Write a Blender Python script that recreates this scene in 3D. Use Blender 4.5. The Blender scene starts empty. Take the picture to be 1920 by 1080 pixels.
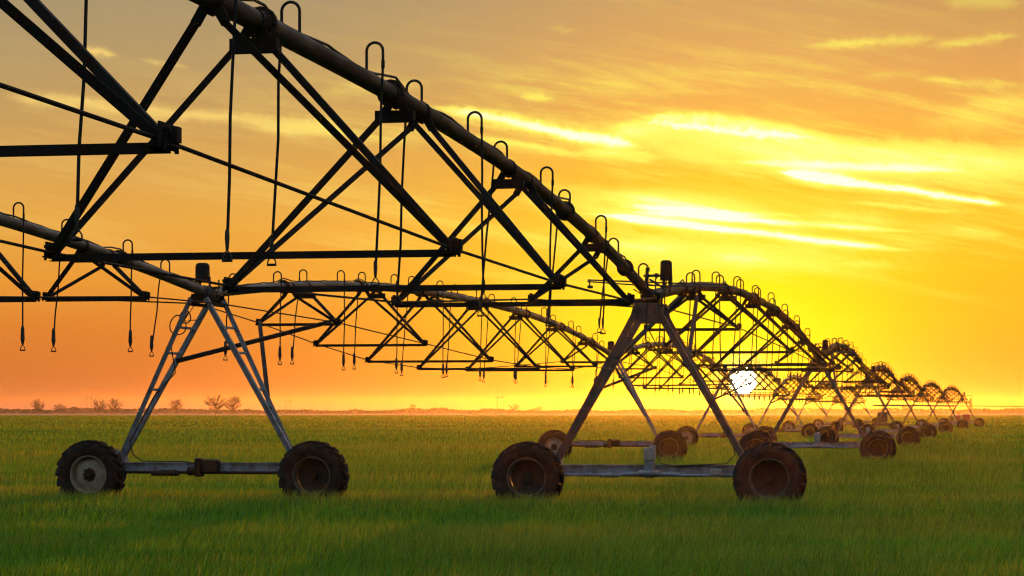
import bpy, math, random
import numpy as np
from mathutils import Vector, Matrix

random.seed(7)
rng = np.random.default_rng(11)
S = bpy.context.scene
COL = S.collection
F = 4600.0          # focal length in 1920-wide pixels
HZ = 768.0          # horizon row
CAMH = 1.75
R = math.radians
SUN_U, SUN_V = (1393 - 960) / F, (HZ - 714) / F
SUN_AZ = math.atan(SUN_U)
SUN_EL = math.atan(SUN_V / math.hypot(1, SUN_U))
LAMP_EL = math.radians(1.6)


# ------------------------------------------------------------------ helpers
def lin(c):
    out = []
    for v in c:
        v /= 255.0
        out.append(v / 12.92 if v <= 0.04045 else ((v + 0.055) / 1.055) ** 2.4)
    return tuple(out) + (1.0,)


def interp(x, xs, ys):
    return float(np.interp(x, xs, ys))


GY = [-100, 46, 85, 125, 170, 300, 900, 5000]
GZ = [0.0, 0.0, -0.17, -0.30, -0.40, -0.43, -0.45, -0.45]


def ground_z(y):
    return interp(y, GY, GZ)


class MB:
    """collects shapes, builds one mesh object"""

    def __init__(self):
        self.v = []
        self.f = []

    def add(self, vs, fs):
        o = len(self.v)
        self.v += [tuple(v) for v in vs]
        self.f += [tuple(i + o for i in f) for f in fs]
        return self

    def sweep(self, p0, p1, prof, up=(0, 0, 1), caps=True):
        p0, p1 = Vector(p0), Vector(p1)
        d = (p1 - p0).normalized()
        u = Vector(up)
        if abs(d.dot(u)) > 0.98:
            u = Vector((1, 0, 0))
        s = d.cross(u).normalized()
        t = s.cross(d).normalized()
        n = len(prof)
        vs = [p + s * a + t * b for p in (p0, p1) for a, b in prof]
        fs = [(i, (i + 1) % n, n + (i + 1) % n, n + i) for i in range(n)]
        if caps:
            fs += [tuple(range(n))[::-1], tuple(range(n, 2 * n))]
        return self.add(vs, fs)

    def angle(self, p0, p1, w=0.05, t=0.007, up=(0, 0, 1), flip=1):
        h = w / 2
        prof = [(-h, -h), (h, -h), (h, -h + t), (-h + t, -h + t), (-h + t, h), (-h, h)]
        prof = [(a * flip, b) for a, b in prof]
        return self.sweep(p0, p1, prof, up)

    def beam(self, p0, p1, w, h, up=(0, 0, 1)):
        return self.sweep(p0, p1, [(-w / 2, -h / 2), (w / 2, -h / 2), (w / 2, h / 2), (-w / 2, h / 2)], up)

    def box(self, c, s, bev=0.0):
        cx, cy, cz = c
        a, b, h = s[0] / 2, s[1] / 2, s[2] / 2
        if bev <= 0:
            vs = [(cx + i * a, cy + j * b, cz + k * h) for k in (-1, 1) for i, j in ((-1, -1), (1, -1), (1, 1), (-1, 1))]
            return self.add(vs, [(3, 2, 1, 0), (4, 5, 6, 7), (0, 1, 5, 4), (1, 2, 6, 5), (2, 3, 7, 6), (3, 0, 4, 7)])
        ring = []
        for i, j in ((-1, -1), (1, -1), (1, 1), (-1, 1)):
            p = [(i * (a - bev), j * b), (i * a, j * (b - bev))]
            if i * j < 0:
                p = p[::-1]
            ring += p if (i, j) != (-1, -1) else p[::-1]
        # order ring by angle
        ring = sorted(ring, key=lambda q: math.atan2(q[1], q[0]))
        n = len(ring)
        ins = [(x * (a - bev) / a, y * (b - bev) / b) for x, y in ring]
        vs = [(cx + x, cy + y, cz - h) for x, y in ins] + [(cx + x, cy + y, cz - h + bev) for x, y in ring]
        vs += [(cx + x, cy + y, cz + h - bev) for x, y in ring] + [(cx + x, cy + y, cz + h) for x, y in ins]
        fs = [tuple(range(n))[::-1], tuple(range(3 * n, 4 * n))]
        for k in range(3):
            fs += [(k * n + i, k * n + (i + 1) % n, (k + 1) * n + (i + 1) % n, (k + 1) * n + i) for i in range(n)]
        return self.add(vs, fs)

    def tube(self, pts, r, n=8, caps=True):
        pts = [Vector(p) for p in pts]
        rs = r if isinstance(r, (list, tuple)) else [r] * len(pts)
        vs, fs = [], []
        prev = None
        for i, p in enumerate(pts):
            if i == 0:
                d = pts[1] - p
            elif i == len(pts) - 1:
                d = p - pts[i - 1]
            else:
                d = (pts[i + 1] - p).normalized() + (p - pts[i - 1]).normalized()
            d = d.normalized() if d.length > 1e-9 else Vector((0, 0, 1))
            if prev is None:
                a = Vector((0, 0, 1)) if abs(d.z) < 0.9 else Vector((1, 0, 0))
                s = d.cross(a).normalized()
            else:
                s = (prev - d * prev.dot(d)).normalized()
            prev = s
            t = d.cross(s)
            for k in range(n):
                an = 2 * math.pi * k / n
                vs.append(p + (s * math.cos(an) + t * math.sin(an)) * rs[i])
        for i in range(len(pts) - 1):
            for k in range(n):
                fs.append((i * n + k, i * n + (k + 1) % n, (i + 1) * n + (k + 1) % n, (i + 1) * n + k))
        if caps:
            fs += [tuple(range(n))[::-1], tuple(range((len(pts) - 1) * n, len(pts) * n))]
        return self.add(vs, fs)

    def lathe_x(self, prof, n=48, c=(0, 0, 0)):
        """prof: (x, r) list, revolved about the local x axis"""
        vs, fs = [], []
        m = len(prof)
        for x, r in prof:
            for k in range(n):
                a = 2 * math.pi * k / n
                vs.append((c[0] + x, c[1] + r * math.cos(a), c[2] + r * math.sin(a)))
        for i in range(m - 1):
            for k in range(n):
                fs.append((i * n + k, i * n + (k + 1) % n, (i + 1) * n + (k + 1) % n, (i + 1) * n + k))
        return self.add(vs, fs)

    def build(self, name, mat, parent=None, smooth=False):
        me = bpy.data.meshes.new(name)
        me.from_pydata(self.v, [], self.f)
        me.validate()
        me.update()
        if smooth:
            me.shade_smooth()
            try:
                me.set_sharp_from_angle(angle=R(40))
            except Exception:
                pass
        o = bpy.data.objects.new(name, me)
        COL.objects.link(o)
        if mat:
            me.materials.append(mat)
        if parent:
            o.parent = parent
        return o


def empty(name, loc=(0, 0, 0), rot=(0, 0, 0)):
    o = bpy.data.objects.new(name, None)
    o.empty_display_size = 0.3
    COL.objects.link(o)
    o.location = loc
    o.rotation_euler = rot
    return o


def tag(o, label=None, cat=None, group=None, kind=None):
    if label:
        o['label'] = label
    if cat:
        o['category'] = cat
    if group:
        o['group'] = group
    if kind:
        o['kind'] = kind
    return o


def copy_tree(o, parent=None):
    c = o.copy()
    COL.objects.link(c)
    if parent:
        c.parent = parent
    for ch in list(KIDS.get(o.name, [])):
        KIDS.setdefault(c.name, []).append(copy_tree(ch, c))
    return c


KIDS = {}


def index_children():
    KIDS.clear()
    for o in bpy.data.objects:
        if o.parent:
            KIDS.setdefault(o.parent.name, []).append(o)


# ------------------------------------------------------------------ node DSL
class Val:
    def __init__(self, nt, sock):
        self.nt, self.s = nt, sock

    def _op(self, op, *others):
        n = self.nt.nodes.new('ShaderNodeMath')
        n.operation = op
        self.nt.links.new(self.s, n.inputs[0])
        for i, o in enumerate(others):
            if isinstance(o, Val):
                self.nt.links.new(o.s, n.inputs[i + 1])
            else:
                n.inputs[i + 1].default_value = float(o)
        return Val(self.nt, n.outputs[0])

    def __add__(self, o): return self._op('ADD', o)
    __radd__ = __add__
    def __mul__(self, o): return self._op('MULTIPLY', o)
    __rmul__ = __mul__
    def __sub__(self, o): return self._op('SUBTRACT', o)
    def __rsub__(self, o): return (self * -1.0) + o
    def __truediv__(self, o): return self._op('DIVIDE', o)
    def max(self, o): return self._op('MAXIMUM', o)
    def min(self, o): return self._op('MINIMUM', o)
    def pow(self, o): return self._op('POWER', o)
    def abs(self): return self._op('ABSOLUTE')
    def sqrt(self): return self._op('SQRT')

    def _exp(self):
        n = self.nt.nodes.new('ShaderNodeMath')
        n.operation = 'EXPONENT'
        self.nt.links.new(self.s, n.inputs[0])
        return Val(self.nt, n.outputs[0])

    def gauss(self):
        """exp(-x*x)"""
        n = self.nt.nodes.new('ShaderNodeMath')
        n.operation = 'POWER'
        n.inputs[0].default_value = math.e
        self.nt.links.new((self * self * -1.0).s, n.inputs[1])
        return Val(self.nt, n.outputs[0])

    def smooth(self, a, b, lo=0.0, hi=1.0):
        n = self.nt.nodes.new('ShaderNodeMapRange')
        n.interpolation_type = 'SMOOTHSTEP'
        self.nt.links.new(self.s, n.inputs['Value'])
        n.inputs['From Min'].default_value = a
        n.inputs['From Max'].default_value = b
        n.inputs['To Min'].default_value = lo
        n.inputs['To Max'].default_value = hi
        return Val(self.nt, n.outputs[0])

    def ramp(self, stops):
        n = self.nt.nodes.new('ShaderNodeValToRGB')
        self.nt.links.new(self.s, n.inputs[0])
        cr = n.color_ramp
        cr.interpolation = 'LINEAR'
        while len(cr.elements) < len(stops):
            cr.elements.new(0.5)
        for e, (p, c) in zip(cr.elements, sorted(stops)):
            e.position = p
            e.color = c
        return n.outputs[0]


def noise(nt, vec, scale, detail=4, rough=0.55, dist=0.0, dim='3D'):
    n = nt.nodes.new('ShaderNodeTexNoise')
    n.noise_dimensions = dim
    nt.links.new(vec, n.inputs['Vector'])
    n.inputs['Scale'].default_value = scale
    n.inputs['Detail'].default_value = detail
    n.inputs['Roughness'].default_value = rough
    n.inputs['Distortion'].default_value = dist
    return Val(nt, n.outputs[0])


def combine(nt, x, y, z=None):
    n = nt.nodes.new('ShaderNodeCombineXYZ')
    for i, q in enumerate((x, y, z)):
        if isinstance(q, Val):
            nt.links.new(q.s, n.inputs[i])
        elif q is not None:
            n.inputs[i].default_value = q
    return n.outputs[0]


def mixc(nt, fac, a, b):
    n = nt.nodes.new('ShaderNodeMix')
    n.data_type = 'RGBA'
    for sock, v in ((n.inputs[0], fac), (n.inputs[6], a), (n.inputs[7], b)):
        if isinstance(v, Val):
            nt.links.new(v.s, sock)
        elif isinstance(v, (int, float)):
            sock.default_value = v
        elif isinstance(v, tuple):
            sock.default_value = v
        else:
            nt.links.new(v, sock)
    return n.outputs[2]


# ------------------------------------------------------------------ materials
def new_mat(name):
    m = bpy.data.materials.new(name)
    m.use_nodes = True
    nt = m.node_tree
    return m, nt, nt.nodes['Principled BSDF']


def metal(name, c1, c2, scale=6, metallic=0.4, rough=(0.45, 0.7), bump=0.15, stretch=(1, 1, 1), spec=0.35):
    m, nt, b = new_mat(name)
    b.inputs['Specular IOR Level'].default_value = spec
    tc = nt.nodes.new('ShaderNodeTexCoord')
    mp = nt.nodes.new('ShaderNodeMapping')
    mp.inputs['Scale'].default_value = stretch
    nt.links.new(tc.outputs['Object'], mp.inputs['Vector'])
    a = noise(nt, mp.outputs[0], scale, 6, 0.65)
    nt.links.new(mixc(nt, a.smooth(0.4, 0.66), c1, c2), b.inputs['Base Color'])
    nt.links.new(a.smooth(0.3, 0.7, rough[0], rough[1]).s, b.inputs['Roughness'])
    b.inputs['Metallic'].default_value = metallic
    if bump:
        bp = nt.nodes.new('ShaderNodeBump')
        bp.inputs['Strength'].default_value = bump
        bp.inputs['Distance'].default_value = 0.01
        nt.links.new(noise(nt, mp.outputs[0], scale * 6, 3).s, bp.inputs['Height'])
        nt.links.new(bp.outputs[0], b.inputs['Normal'])
    return m


M = {}
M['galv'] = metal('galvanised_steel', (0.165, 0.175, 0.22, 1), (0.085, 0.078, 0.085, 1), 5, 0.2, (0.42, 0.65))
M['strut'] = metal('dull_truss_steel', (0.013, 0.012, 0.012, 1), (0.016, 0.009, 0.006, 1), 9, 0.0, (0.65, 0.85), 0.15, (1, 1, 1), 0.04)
M['leg'] = metal('galvanised_leg', (0.13, 0.14, 0.17, 1), (0.075, 0.075, 0.085, 1), 7, 0.15, (0.45, 0.7))
M['flareleg'] = metal('flare_tinted_zinc', (0.07, 0.05, 0.047, 1), (0.045, 0.027, 0.022, 1), 5, 0.1, (0.5, 0.75))  # zinc with the warm sun flare painted into its colour
M['pipedark'] = metal('dark_weathered_pipe', (0.022, 0.020, 0.022, 1), (0.030, 0.014, 0.008, 1), 2.5, 0.0, (0.5, 0.75), 0.4, (0.6, 3, 3), 0.05)
M['pipe'] = metal('weathered_pipe', (0.05, 0.046, 0.05, 1), (0.042, 0.020, 0.012, 1), 2.5, 0.0, (0.45, 0.7), 0.4, (0.6, 3, 3), 0.15)
M['rod'] = metal('truss_rod_steel', (0.22, 0.22, 0.22, 1), (0.14, 0.11, 0.09, 1), 8, 0.5, (0.35, 0.6), 0)
M['dark'] = metal('black_paint', (0.016, 0.015, 0.015, 1), (0.026, 0.019, 0.015, 1), 12, 0.0, (0.45, 0.7), 0.2, (1, 1, 1), 0.25)
M['rust'] = metal('rusty_casting', (0.035, 0.018, 0.011, 1), (0.018, 0.012, 0.010, 1), 14, 0.0, (0.6, 0.85), 0.4, (1, 1, 1), 0.08)
M['cream'] = metal('cream_rim_paint', (0.20, 0.165, 0.12, 1), (0.14, 0.10, 0.07, 1), 7, 0.0, (0.45, 0.7), 0.15)
M['rubber'] = metal('tyre_rubber', (0.010, 0.009, 0.009, 1), (0.028, 0.020, 0.015, 1), 7, 0.0, (0.6, 0.85), 0.4, (1, 1, 1), 0.05)
M['hose'] = metal('black_hose', (0.008, 0.008, 0.008, 1), (0.013, 0.011, 0.010, 1), 10, 0.0, (0.5, 0.65), 0, (1, 1, 1), 0.15)
M['greybox'] = metal('grey_plastic', (0.20, 0.19, 0.19, 1), (0.15, 0.14, 0.14, 1), 10, 0.0, (0.4, 0.6), 0)
M['white'] = metal('pale_cable', (0.5, 0.5, 0.5, 1), (0.4, 0.38, 0.36, 1), 10, 0.0, (0.4, 0.6), 0)
M['red'] = metal('red_paint', (0.32, 0.03, 0.02, 1), (0.22, 0.03, 0.02, 1), 6, 0.0, (0.35, 0.6), 0.1)
M['bark'] = metal('bare_bark', (0.11, 0.08, 0.075, 1), (0.08, 0.06, 0.055, 1), 5, 0.0, (0.8, 0.95), 0)  # bark paled so its colour carries some of the distance haze
M['scrub'] = metal('winter_scrub', (0.05, 0.036, 0.034, 1), (0.036, 0.032, 0.022, 1), 0.2, 0.0, (0.85, 0.95), 0)
M['pole'] = metal('weathered_pole', (0.12, 0.11, 0.10, 1), (0.08, 0.07, 0.06, 1), 2, 0.0, (0.7, 0.9), 0)


def field_mat():
    m, nt, b = new_mat('field_soil')
    g = nt.nodes.new('ShaderNodeNewGeometry')
    sp = nt.nodes.new('ShaderNodeSeparateXYZ')
    nt.links.new(g.outputs['Position'], sp.inputs[0])
    X, Y = Val(nt, sp.outputs[0]), Val(nt, sp.outputs[1])
    n1 = noise(nt, g.outputs['Position'], 0.35, 5)
    n2 = noise(nt, combine(nt, X * 0.02, Y * 0.15, 0.0), 1.0, 4)
    green = mixc(nt, n1.smooth(0.35, 0.65), (0.045, 0.075, 0.012, 1), (0.03, 0.045, 0.010, 1))
    fallow = mixc(nt, n2.smooth(0.35, 0.65), (0.10, 0.07, 0.055, 1), (0.07, 0.05, 0.04, 1))
    edge = (Y + (n1 - 0.5) * 60).smooth(840, 880)
    nt.links.new(mixc(nt, edge, green, fallow), b.inputs['Base Color'])
    b.inputs['Roughness'].default_value = 0.95
    b.inputs['Specular IOR Level'].default_value = 0.1
    return m


def grass_mat():
    m, nt, b = new_mat('young_wheat')
    nt.nodes.remove(b)
    out = nt.nodes['Material Output']
    at = nt.nodes.new('ShaderNodeAttribute')
    at.attribute_name = 'tint'
    sp = nt.nodes.new('ShaderNodeSeparateColor')
    nt.links.new(at.outputs['Color'], sp.inputs[0])
    h, y = Val(nt, sp.outputs[0]), Val(nt, sp.outputs[1])
    g = mixc(nt, h, (0.020, 0.165, 0.004, 1), (0.085, 0.30, 0.006, 1))
    c = mixc(nt, y, g, (0.36, 0.26, 0.025, 1))
    c = mixc(nt, Val(nt, sp.outputs[2]), mixc(nt, 0.6, c, (0.006, 0.016, 0.002, 1)), mixc(nt, 0.22, c, (0.34, 0.42, 0.03, 1)))
    d = nt.nodes.new('ShaderNodeBsdfDiffuse')
    t = nt.nodes.new('ShaderNodeBsdfTranslucent')
    nt.links.new(c, d.inputs[0])
    nt.links.new(c, t.inputs[0])
    mx = nt.nodes.new('ShaderNodeMixShader')
    mx.inputs[0].default_value = 0.5
    nt.links.new(d.outputs[0], mx.inputs[1])
    nt.links.new(t.outputs[0], mx.inputs[2])
    gl = nt.nodes.new('ShaderNodeBsdfGlossy')
    gl.inputs['Roughness'].default_value = 0.35
    gl.inputs['Color'].default_value = (0.8, 0.8, 0.8, 1)
    m2 = nt.nodes.new('ShaderNodeMixShader')
    m2.inputs[0].default_value = 0.02
    nt.links.new(mx.outputs[0], m2.inputs[1])
    nt.links.new(gl.outputs[0], m2.inputs[2])
    nt.links.new(m2.outputs[0], out.inputs['Surface'])
    return m


# ------------------------------------------------------------------ sky
def build_world():
    w = bpy.data.worlds.new('World')
    S.world = w
    w.use_nodes = True
    nt = w.node_tree
    bg = nt.nodes['Background']
    tc = nt.nodes.new('ShaderNodeTexCoord')
    sp = nt.nodes.new('ShaderNodeSeparateXYZ')
    nt.links.new(tc.outputs['Generated'], sp.inputs[0])
    x, y, z = (Val(nt, sp.outputs[i]) for i in range(3))
    yc = y.max(0.05)
    u, v = x / yc, z / yc          # tangent-plane coordinates of the sky direction, facing +Y
    PX = lambda p: (p - 960) / F
    PY = lambda p: (HZ - p) / F

    sky = nt.nodes.new('ShaderNodeTexSky')
    sky.sky_type = 'NISHITA'
    sky.sun_disc = False
    sky.sun_elevation = SUN_EL
    sky.sun_rotation = SUN_AZ
    sky.altitude = 100
    sky.dust_density = 2.0

    VM = 0.17

    def ramp(vals):
        return (v / VM).ramp([(max(0.0, min(1.0, PY(p) / VM)), lin(c)) for p, c in vals])

    # warp the height a little so the bands are not perfectly level
    left = ramp([(768, (160, 94, 82)), (745, (178, 96, 58)), (690, (200, 110, 48)), (610, (216, 127, 48)), (520, (228, 151, 54)),
                 (420, (229, 166, 70)), (320, (217, 163, 82)), (220, (199, 157, 92)), (110, (182, 154, 104)), (0, (168, 148, 110))])
    mid = ramp([(768, (110, 20, 0)), (735, (190, 95, 0)), (690, (242, 190, 0)), (600, (255, 224, 2)), (500, (255, 214, 8)),
                (400, (253, 201, 22)), (300, (248, 186, 46)), (220, (240, 178, 78)), (110, (224, 168, 92)), (0, (206, 160, 98))])
    right = ramp([(768, (195, 98, 50)), (735, (226, 124, 44)), (690, (240, 148, 40)), (600, (246, 170, 32)), (500, (248, 184, 32)),
                  (400, (250, 190, 40)), (300, (246, 182, 56)), (220, (237, 172, 76)), (110, (219, 162, 90)), (0, (200, 154, 92))])
    wl = ((u - SUN_U) / 0.115).gauss()
    wr = ((u - SUN_U) / 0.062).gauss()
    rs = u.smooth(SUN_U - 0.01, SUN_U + 0.03)
    side = mixc(nt, rs, left, right)
    wgt = wl * (1.0 - rs) + wr * rs
    base = mixc(nt, wgt, side, mid)
    # warm aureole round the sun
    du, dv = u - SUN_U, v - SUN_V
    rad = (du * du + dv * dv).sqrt()
    base = mixc(nt, (rad / 0.05).gauss() * 0.85, base, lin((255, 240, 0)))

    # clouds: noise shared by every streak
    warp = noise(nt, combine(nt, u * 1.0, v * 1.6, 3.1), 38, 4, 0.6) - 0.5
    warp2 = noise(nt, combine(nt, u * 1.0, v * 1.0, 7.7), 260, 3, 0.6) - 0.5
    # fibres run slightly downhill to the right
    fu = u * 0.985 - v * 0.17
    fv = v * 0.985 + u * 0.17
    fib = noise(nt, combine(nt, fu * 9.0, fv * 90.0, 0.3), 1.0, 6, 0.62, 0.4)
    fib2 = noise(nt, combine(nt, fu * 30.0, fv * 300.0, 4.3), 1.0, 5, 0.6, 0.3)
    tuft = noise(nt, combine(nt, u * 80.0 + v * 60.0, v * 130.0, 1.3), 1.0, 5, 0.65, 0.6)
    amount = None

    def plus(t):
        nonlocal amount
        amount = t if amount is None else amount + t

    def streak(x0, y0, x1, y1, wpx, gain, soft=0.18, rough=0.0, wob=1.0):
        ux, vy = PX(x0), PY(y0)
        dx, dy = PX(x1) - ux, PY(y1) - vy
        L = math.hypot(dx, dy)
        dx, dy = dx / L, dy / L
        s = (u - ux) * dx + (v - vy) * dy
        d = (v - vy) * dx - (u - ux) * dy
        d = d + warp * (0.0045 * wob) + warp2 * (0.0022 * rough)
        wv = wpx / F
        e = s.smooth(0, L * soft) * s.smooth(L * (1 - soft), L, 1.0, 0.0)
        g = (d / (e * (wv * 0.9) + wv * 0.15)).gauss() * e * gain
        plus(g * (fib * 0.8 + 0.6))

    # contrails and streaks (end points written as sky directions of the photograph)
    streak(790, 196, 1225, 282, 11, 1.35, 0.2, 1.5, 0.8)
    streak(840, 244, 1120, 296, 9, 0.55, 0.3, 1.0)
    streak(1060, 282, 1260, 298, 10, 0.6, 0.3)
    streak(1440, 318, 1900, 386, 7, 1.5, 0.12, 0.8, 0.5)
    streak(1450, 322, 1640, 344, 13, 0.7, 0.35, 1.0)
    streak(1060, 396, 1740, 474, 7, 1.6, 0.22, 0.4, 0.45)
    streak(1130, 392, 1780, 440, 6, 1.05, 0.3, 0.6, 0.5)
    streak(1080, 368, 1480, 402, 24, 0.5, 0.35, 1.2)
    streak(1480, 400, 1720, 420, 13, 0.4, 0.35, 1.5)
    streak(1100, 452, 1330, 470, 12, 0.5, 0.4, 1.0)
    streak(1290, 478, 1480, 492, 13, 0.5, 0.4, 1.0)
    streak(1560, 490, 1710, 502, 9, 0.4, 0.4, 1.0)
    streak(1770, 430, 1900, 440, 10, 0.35, 0.3)
    streak(-20, 178, 700, 246, 13, 0.75, 0.12, 1.0, 1.4)
    streak(440, 236, 860, 268, 15, 0.5, 0.3, 1.0, 1.6)
    streak(540, 190, 860, 146, 15, 0.32, 0.35, 1.0, 1.6)
    streak(125, 84, 230, 106, 7, 0.75, 0.3, 1.4)
    streak(250, 106, 370, 130, 5, 0.4, 0.3, 1.4)
    streak(960, 186, 1050, 186, 8, 0.4, 0.4, 1.6)
    streak(1480, 86, 1800, 72, 9, 0.55, 0.3, 1.6)
    streak(1720, 92, 1930, 62, 9, 0.55, 0.3, 1.4)
    streak(1010, 50, 1100, 60, 6, 0.3, 0.4, 1.4)
    streak(1690, 150, 1930, 162, 9, 0.5, 0.3, 1.4)
    streak(1740, 4, 1940, 2, 14, 0.45, 0.3, 1.4)
    streak(1590, 146, 1760, 134, 10, 0.25, 0.4, 1.4)

    streak(1120, 384, 1560, 410, 5, 0.7, 0.3, 1.0, 0.5)
    streak(1300, 300, 1850, 322, 7, 0.6, 0.3, 1.0, 0.6)
    streak(1560, 376, 1850, 402, 5, 0.5, 0.3, 1.0, 0.6)
    streak(1180, 226, 1560, 262, 6, 0.7, 0.3, 2.5, 0.8)
    # the large ragged cirrus sheet at upper right
    def blob(cx, cy, rx, ry, gain, slope=0.0, edge=1.0):
        a = (u - PX(cx)) / (rx / F)
        b = (v - PY(cy) + (u - PX(cx)) * slope) / (ry / F)
        r2 = (a * a + b * b).sqrt() + (tuft - 0.5) * (1.1 * edge) + (fib - 0.5) * (0.9 * edge)
        return r2.smooth(1.35, 0.15) * gain * (fib * 0.9 + 0.55)

    streaks = amount
    amount = None
    plus(blob(1290, 240, 160, 34, 0.40, 0.05))
    plus(blob(1420, 256, 200, 40, 0.45, 0.13, .9))
    # crisp, ragged upper rim of the sheet: a curved crest that fades downward
    a1 = (u - PX(1290)) * (F / 145.0)
    a2 = (u - PX(1290)) * (F / 285.0)
    crest = a1.min(0.0) * a1.min(0.0) * (24 / F) + a2.max(0.0) * a2.max(0.0) * (46 / F)
    below = (PY(211) - crest) - v + (tuft - 0.5) * (34 / F) + (fib - 0.5) * (14 / F)
    rim = below.smooth(-5 / F, 12 / F) * below.smooth(62 / F, 8 / F) * u.smooth(PX(1125), PX(1200)) * u.smooth(PX(1600), PX(1500))
    plus(rim * (tuft * 0.9 + 0.5) * 1.25)
    plus(blob(1470, 286, 360, 38, 0.55, 0.10, 1.1))
    plus(blob(1680, 292, 360, 30, 0.75, 0.05, .9))
    plus(blob(1830, 308, 190, 40, 0.55, 0.08, 1.1))
    plus(blob(1850, 210, 130, 36, 0.35, -0.22, 1.5))
    plus(blob(1580, 302, 380, 44, 0.45, 0.04, .9))
    plus(blob(1330, 470, 280, 44, 0.32, 0.06, 1.4))
    plus(blob(1190, 405, 170, 30, 0.32, 0.08, 1.4))
    plus(blob(1250, 378, 230, 22, 0.30, 0.1, 1.3))
    plus(blob(1480, 400, 400, 60, 0.22, 0.08, 1.6))
    plus(blob(1350, 480, 330, 36, 0.25, 0.08, 1.6))
    # thin veil everywhere, denser to the right
    veil = fib.smooth(0.42, 0.66) * 0.42 + fib2.smooth(0.45, 0.7) * 0.14
    vz = v.smooth(PY(640), PY(430)) * v.smooth(PY(0), PY(250), 0.25, 1.0)
    plus(veil * vz * (u.smooth(PX(300), PX(1500), 0.40, 1.0)))
    amount = (1.0 - (amount * -1.25)._exp()) * (tuft * 0.75 + fib * 0.65 + 0.20) * 1.32
    amount = (amount + streaks * 0.85).min(1.9)
    cl_left = lin((252, 214, 118))
    cl_right = lin((255, 248, 100))
    cc = mixc(nt, u.smooth(PX(250), PX(1150)), cl_left, cl_right)
    base = mixc(nt, amount.smooth(-0.05, 1.1), base, cc)
    base = mixc(nt, amount.smooth(0.85, 1.8) * u.smooth(PX(600), PX(1100)), base, (1.15, 1.1, 0.82, 1))

    # overhead and behind: the dusk sky, its unseen zenith boosted to light the wheat
    fade_up = v.smooth(0.17, 0.75, 1.0, 0.0)
    front = y.smooth(0.25, 0.9) * fade_up

    def scale(c, k):
        n = nt.nodes.new('ShaderNodeVectorMath')
        n.operation = 'SCALE'
        nt.links.new(c, n.inputs[0])
        if isinstance(k, Val):
            nt.links.new(k.s, n.inputs['Scale'])
        else:
            n.inputs['Scale'].default_value = k
        return n.outputs[0]

    up = z.smooth(0.12, 0.75)
    col = mixc(nt, front, scale(sky.outputs[0], up * SKY_UP + SKY_GAIN), scale(base, 10.0))
    # the sun itself
    base_glow = (rad / 0.0085).gauss()
    disc = rad.smooth(0.0040, 0.0060, 1.0, 0.0) * y.smooth(0.5, 0.6)
    col = mixc(nt, base_glow * 0.6, col, (22.0, 20.0, 6.0, 1))
    col = mixc(nt, disc, col, (400.0, 350.0, 200.0, 1))
    nt.links.new(col, bg.inputs['Color'])
    bg.inputs['Strength'].default_value = 0.1
    w.cycles.sampling_method = 'MANUAL'
    w.cycles.sample_map_resolution = 2048


SKY_GAIN, SKY_UP = 0.3, 26.0
build_world()

sun = bpy.data.lights.new('sun', 'SUN')
sun.energy = 5.0
sun.angle = R(0.55)
sun.color = (1.0, 0.33, 0.03)
so = bpy.data.objects.new('sun', sun)
COL.objects.link(so)
so.rotation_euler = Vector((-math.sin(SUN_AZ) * math.cos(LAMP_EL), -math.cos(SUN_AZ) * math.cos(LAMP_EL), -math.sin(LAMP_EL))).to_track_quat('-Z', 'Y').to_euler()

# ------------------------------------------------------------------ camera
cam = bpy.data.cameras.new('camera')
cam.sensor_width = 36
cam.lens = 36 * F / 1920
cam.shift_y = (HZ - 540) / 1920
cam.clip_start = 0.1
cam.clip_end = 20000
co = bpy.data.objects.new('camera', cam)
COL.objects.link(co)
co.location = (0, 0, CAMH)
co.rotation_euler = (R(90), 0, 0)
S.camera = co

# ------------------------------------------------------------------ ground
g = MB()
ys = [-40, 0, 15, 25, 35, 46, 55, 65, 75, 85, 95, 105, 115, 125, 140, 155, 170, 200, 240, 300, 400, 600, 840, 900, 1200, 1800, 2600, 4200]
xs = [-2500, -1200, -600, -300, -150, -80, -40, -20, 0, 20, 40, 80, 150, 300, 600, 1200, 2500]
g.add([(x, y, ground_z(y)) for y in ys for x in xs],
      [(j * len(xs) + i, j * len(xs) + i + 1, (j + 1) * len(xs) + i + 1, (j + 1) * len(xs) + i) for j in range(len(ys) - 1) for i in range(len(xs) - 1)])
tag(g.build('ground', field_mat(), smooth=True), kind='structure')


# ------------------------------------------------------------------ grass (one object of blades)
def vnoise(x, y, seed):
    """smooth value noise, vectorised"""
    r = np.random.default_rng(seed)
    t = r.random((256, 256))
    xi, yi = np.floor(x).astype(int), np.floor(y).astype(int)
    fx, fy = x - xi, y - yi
    fx, fy = fx * fx * (3 - 2 * fx), fy * fy * (3 - 2 * fy)
    a, b = t[yi % 256, xi % 256], t[yi % 256, (xi + 1) % 256]
    c, d = t[(yi + 1) % 256, xi % 256], t[(yi + 1) % 256, (xi + 1) % 256]
    return (a * (1 - fx) + b * fx) * (1 - fy) + (c * (1 - fx) + d * fx) * fy


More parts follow.
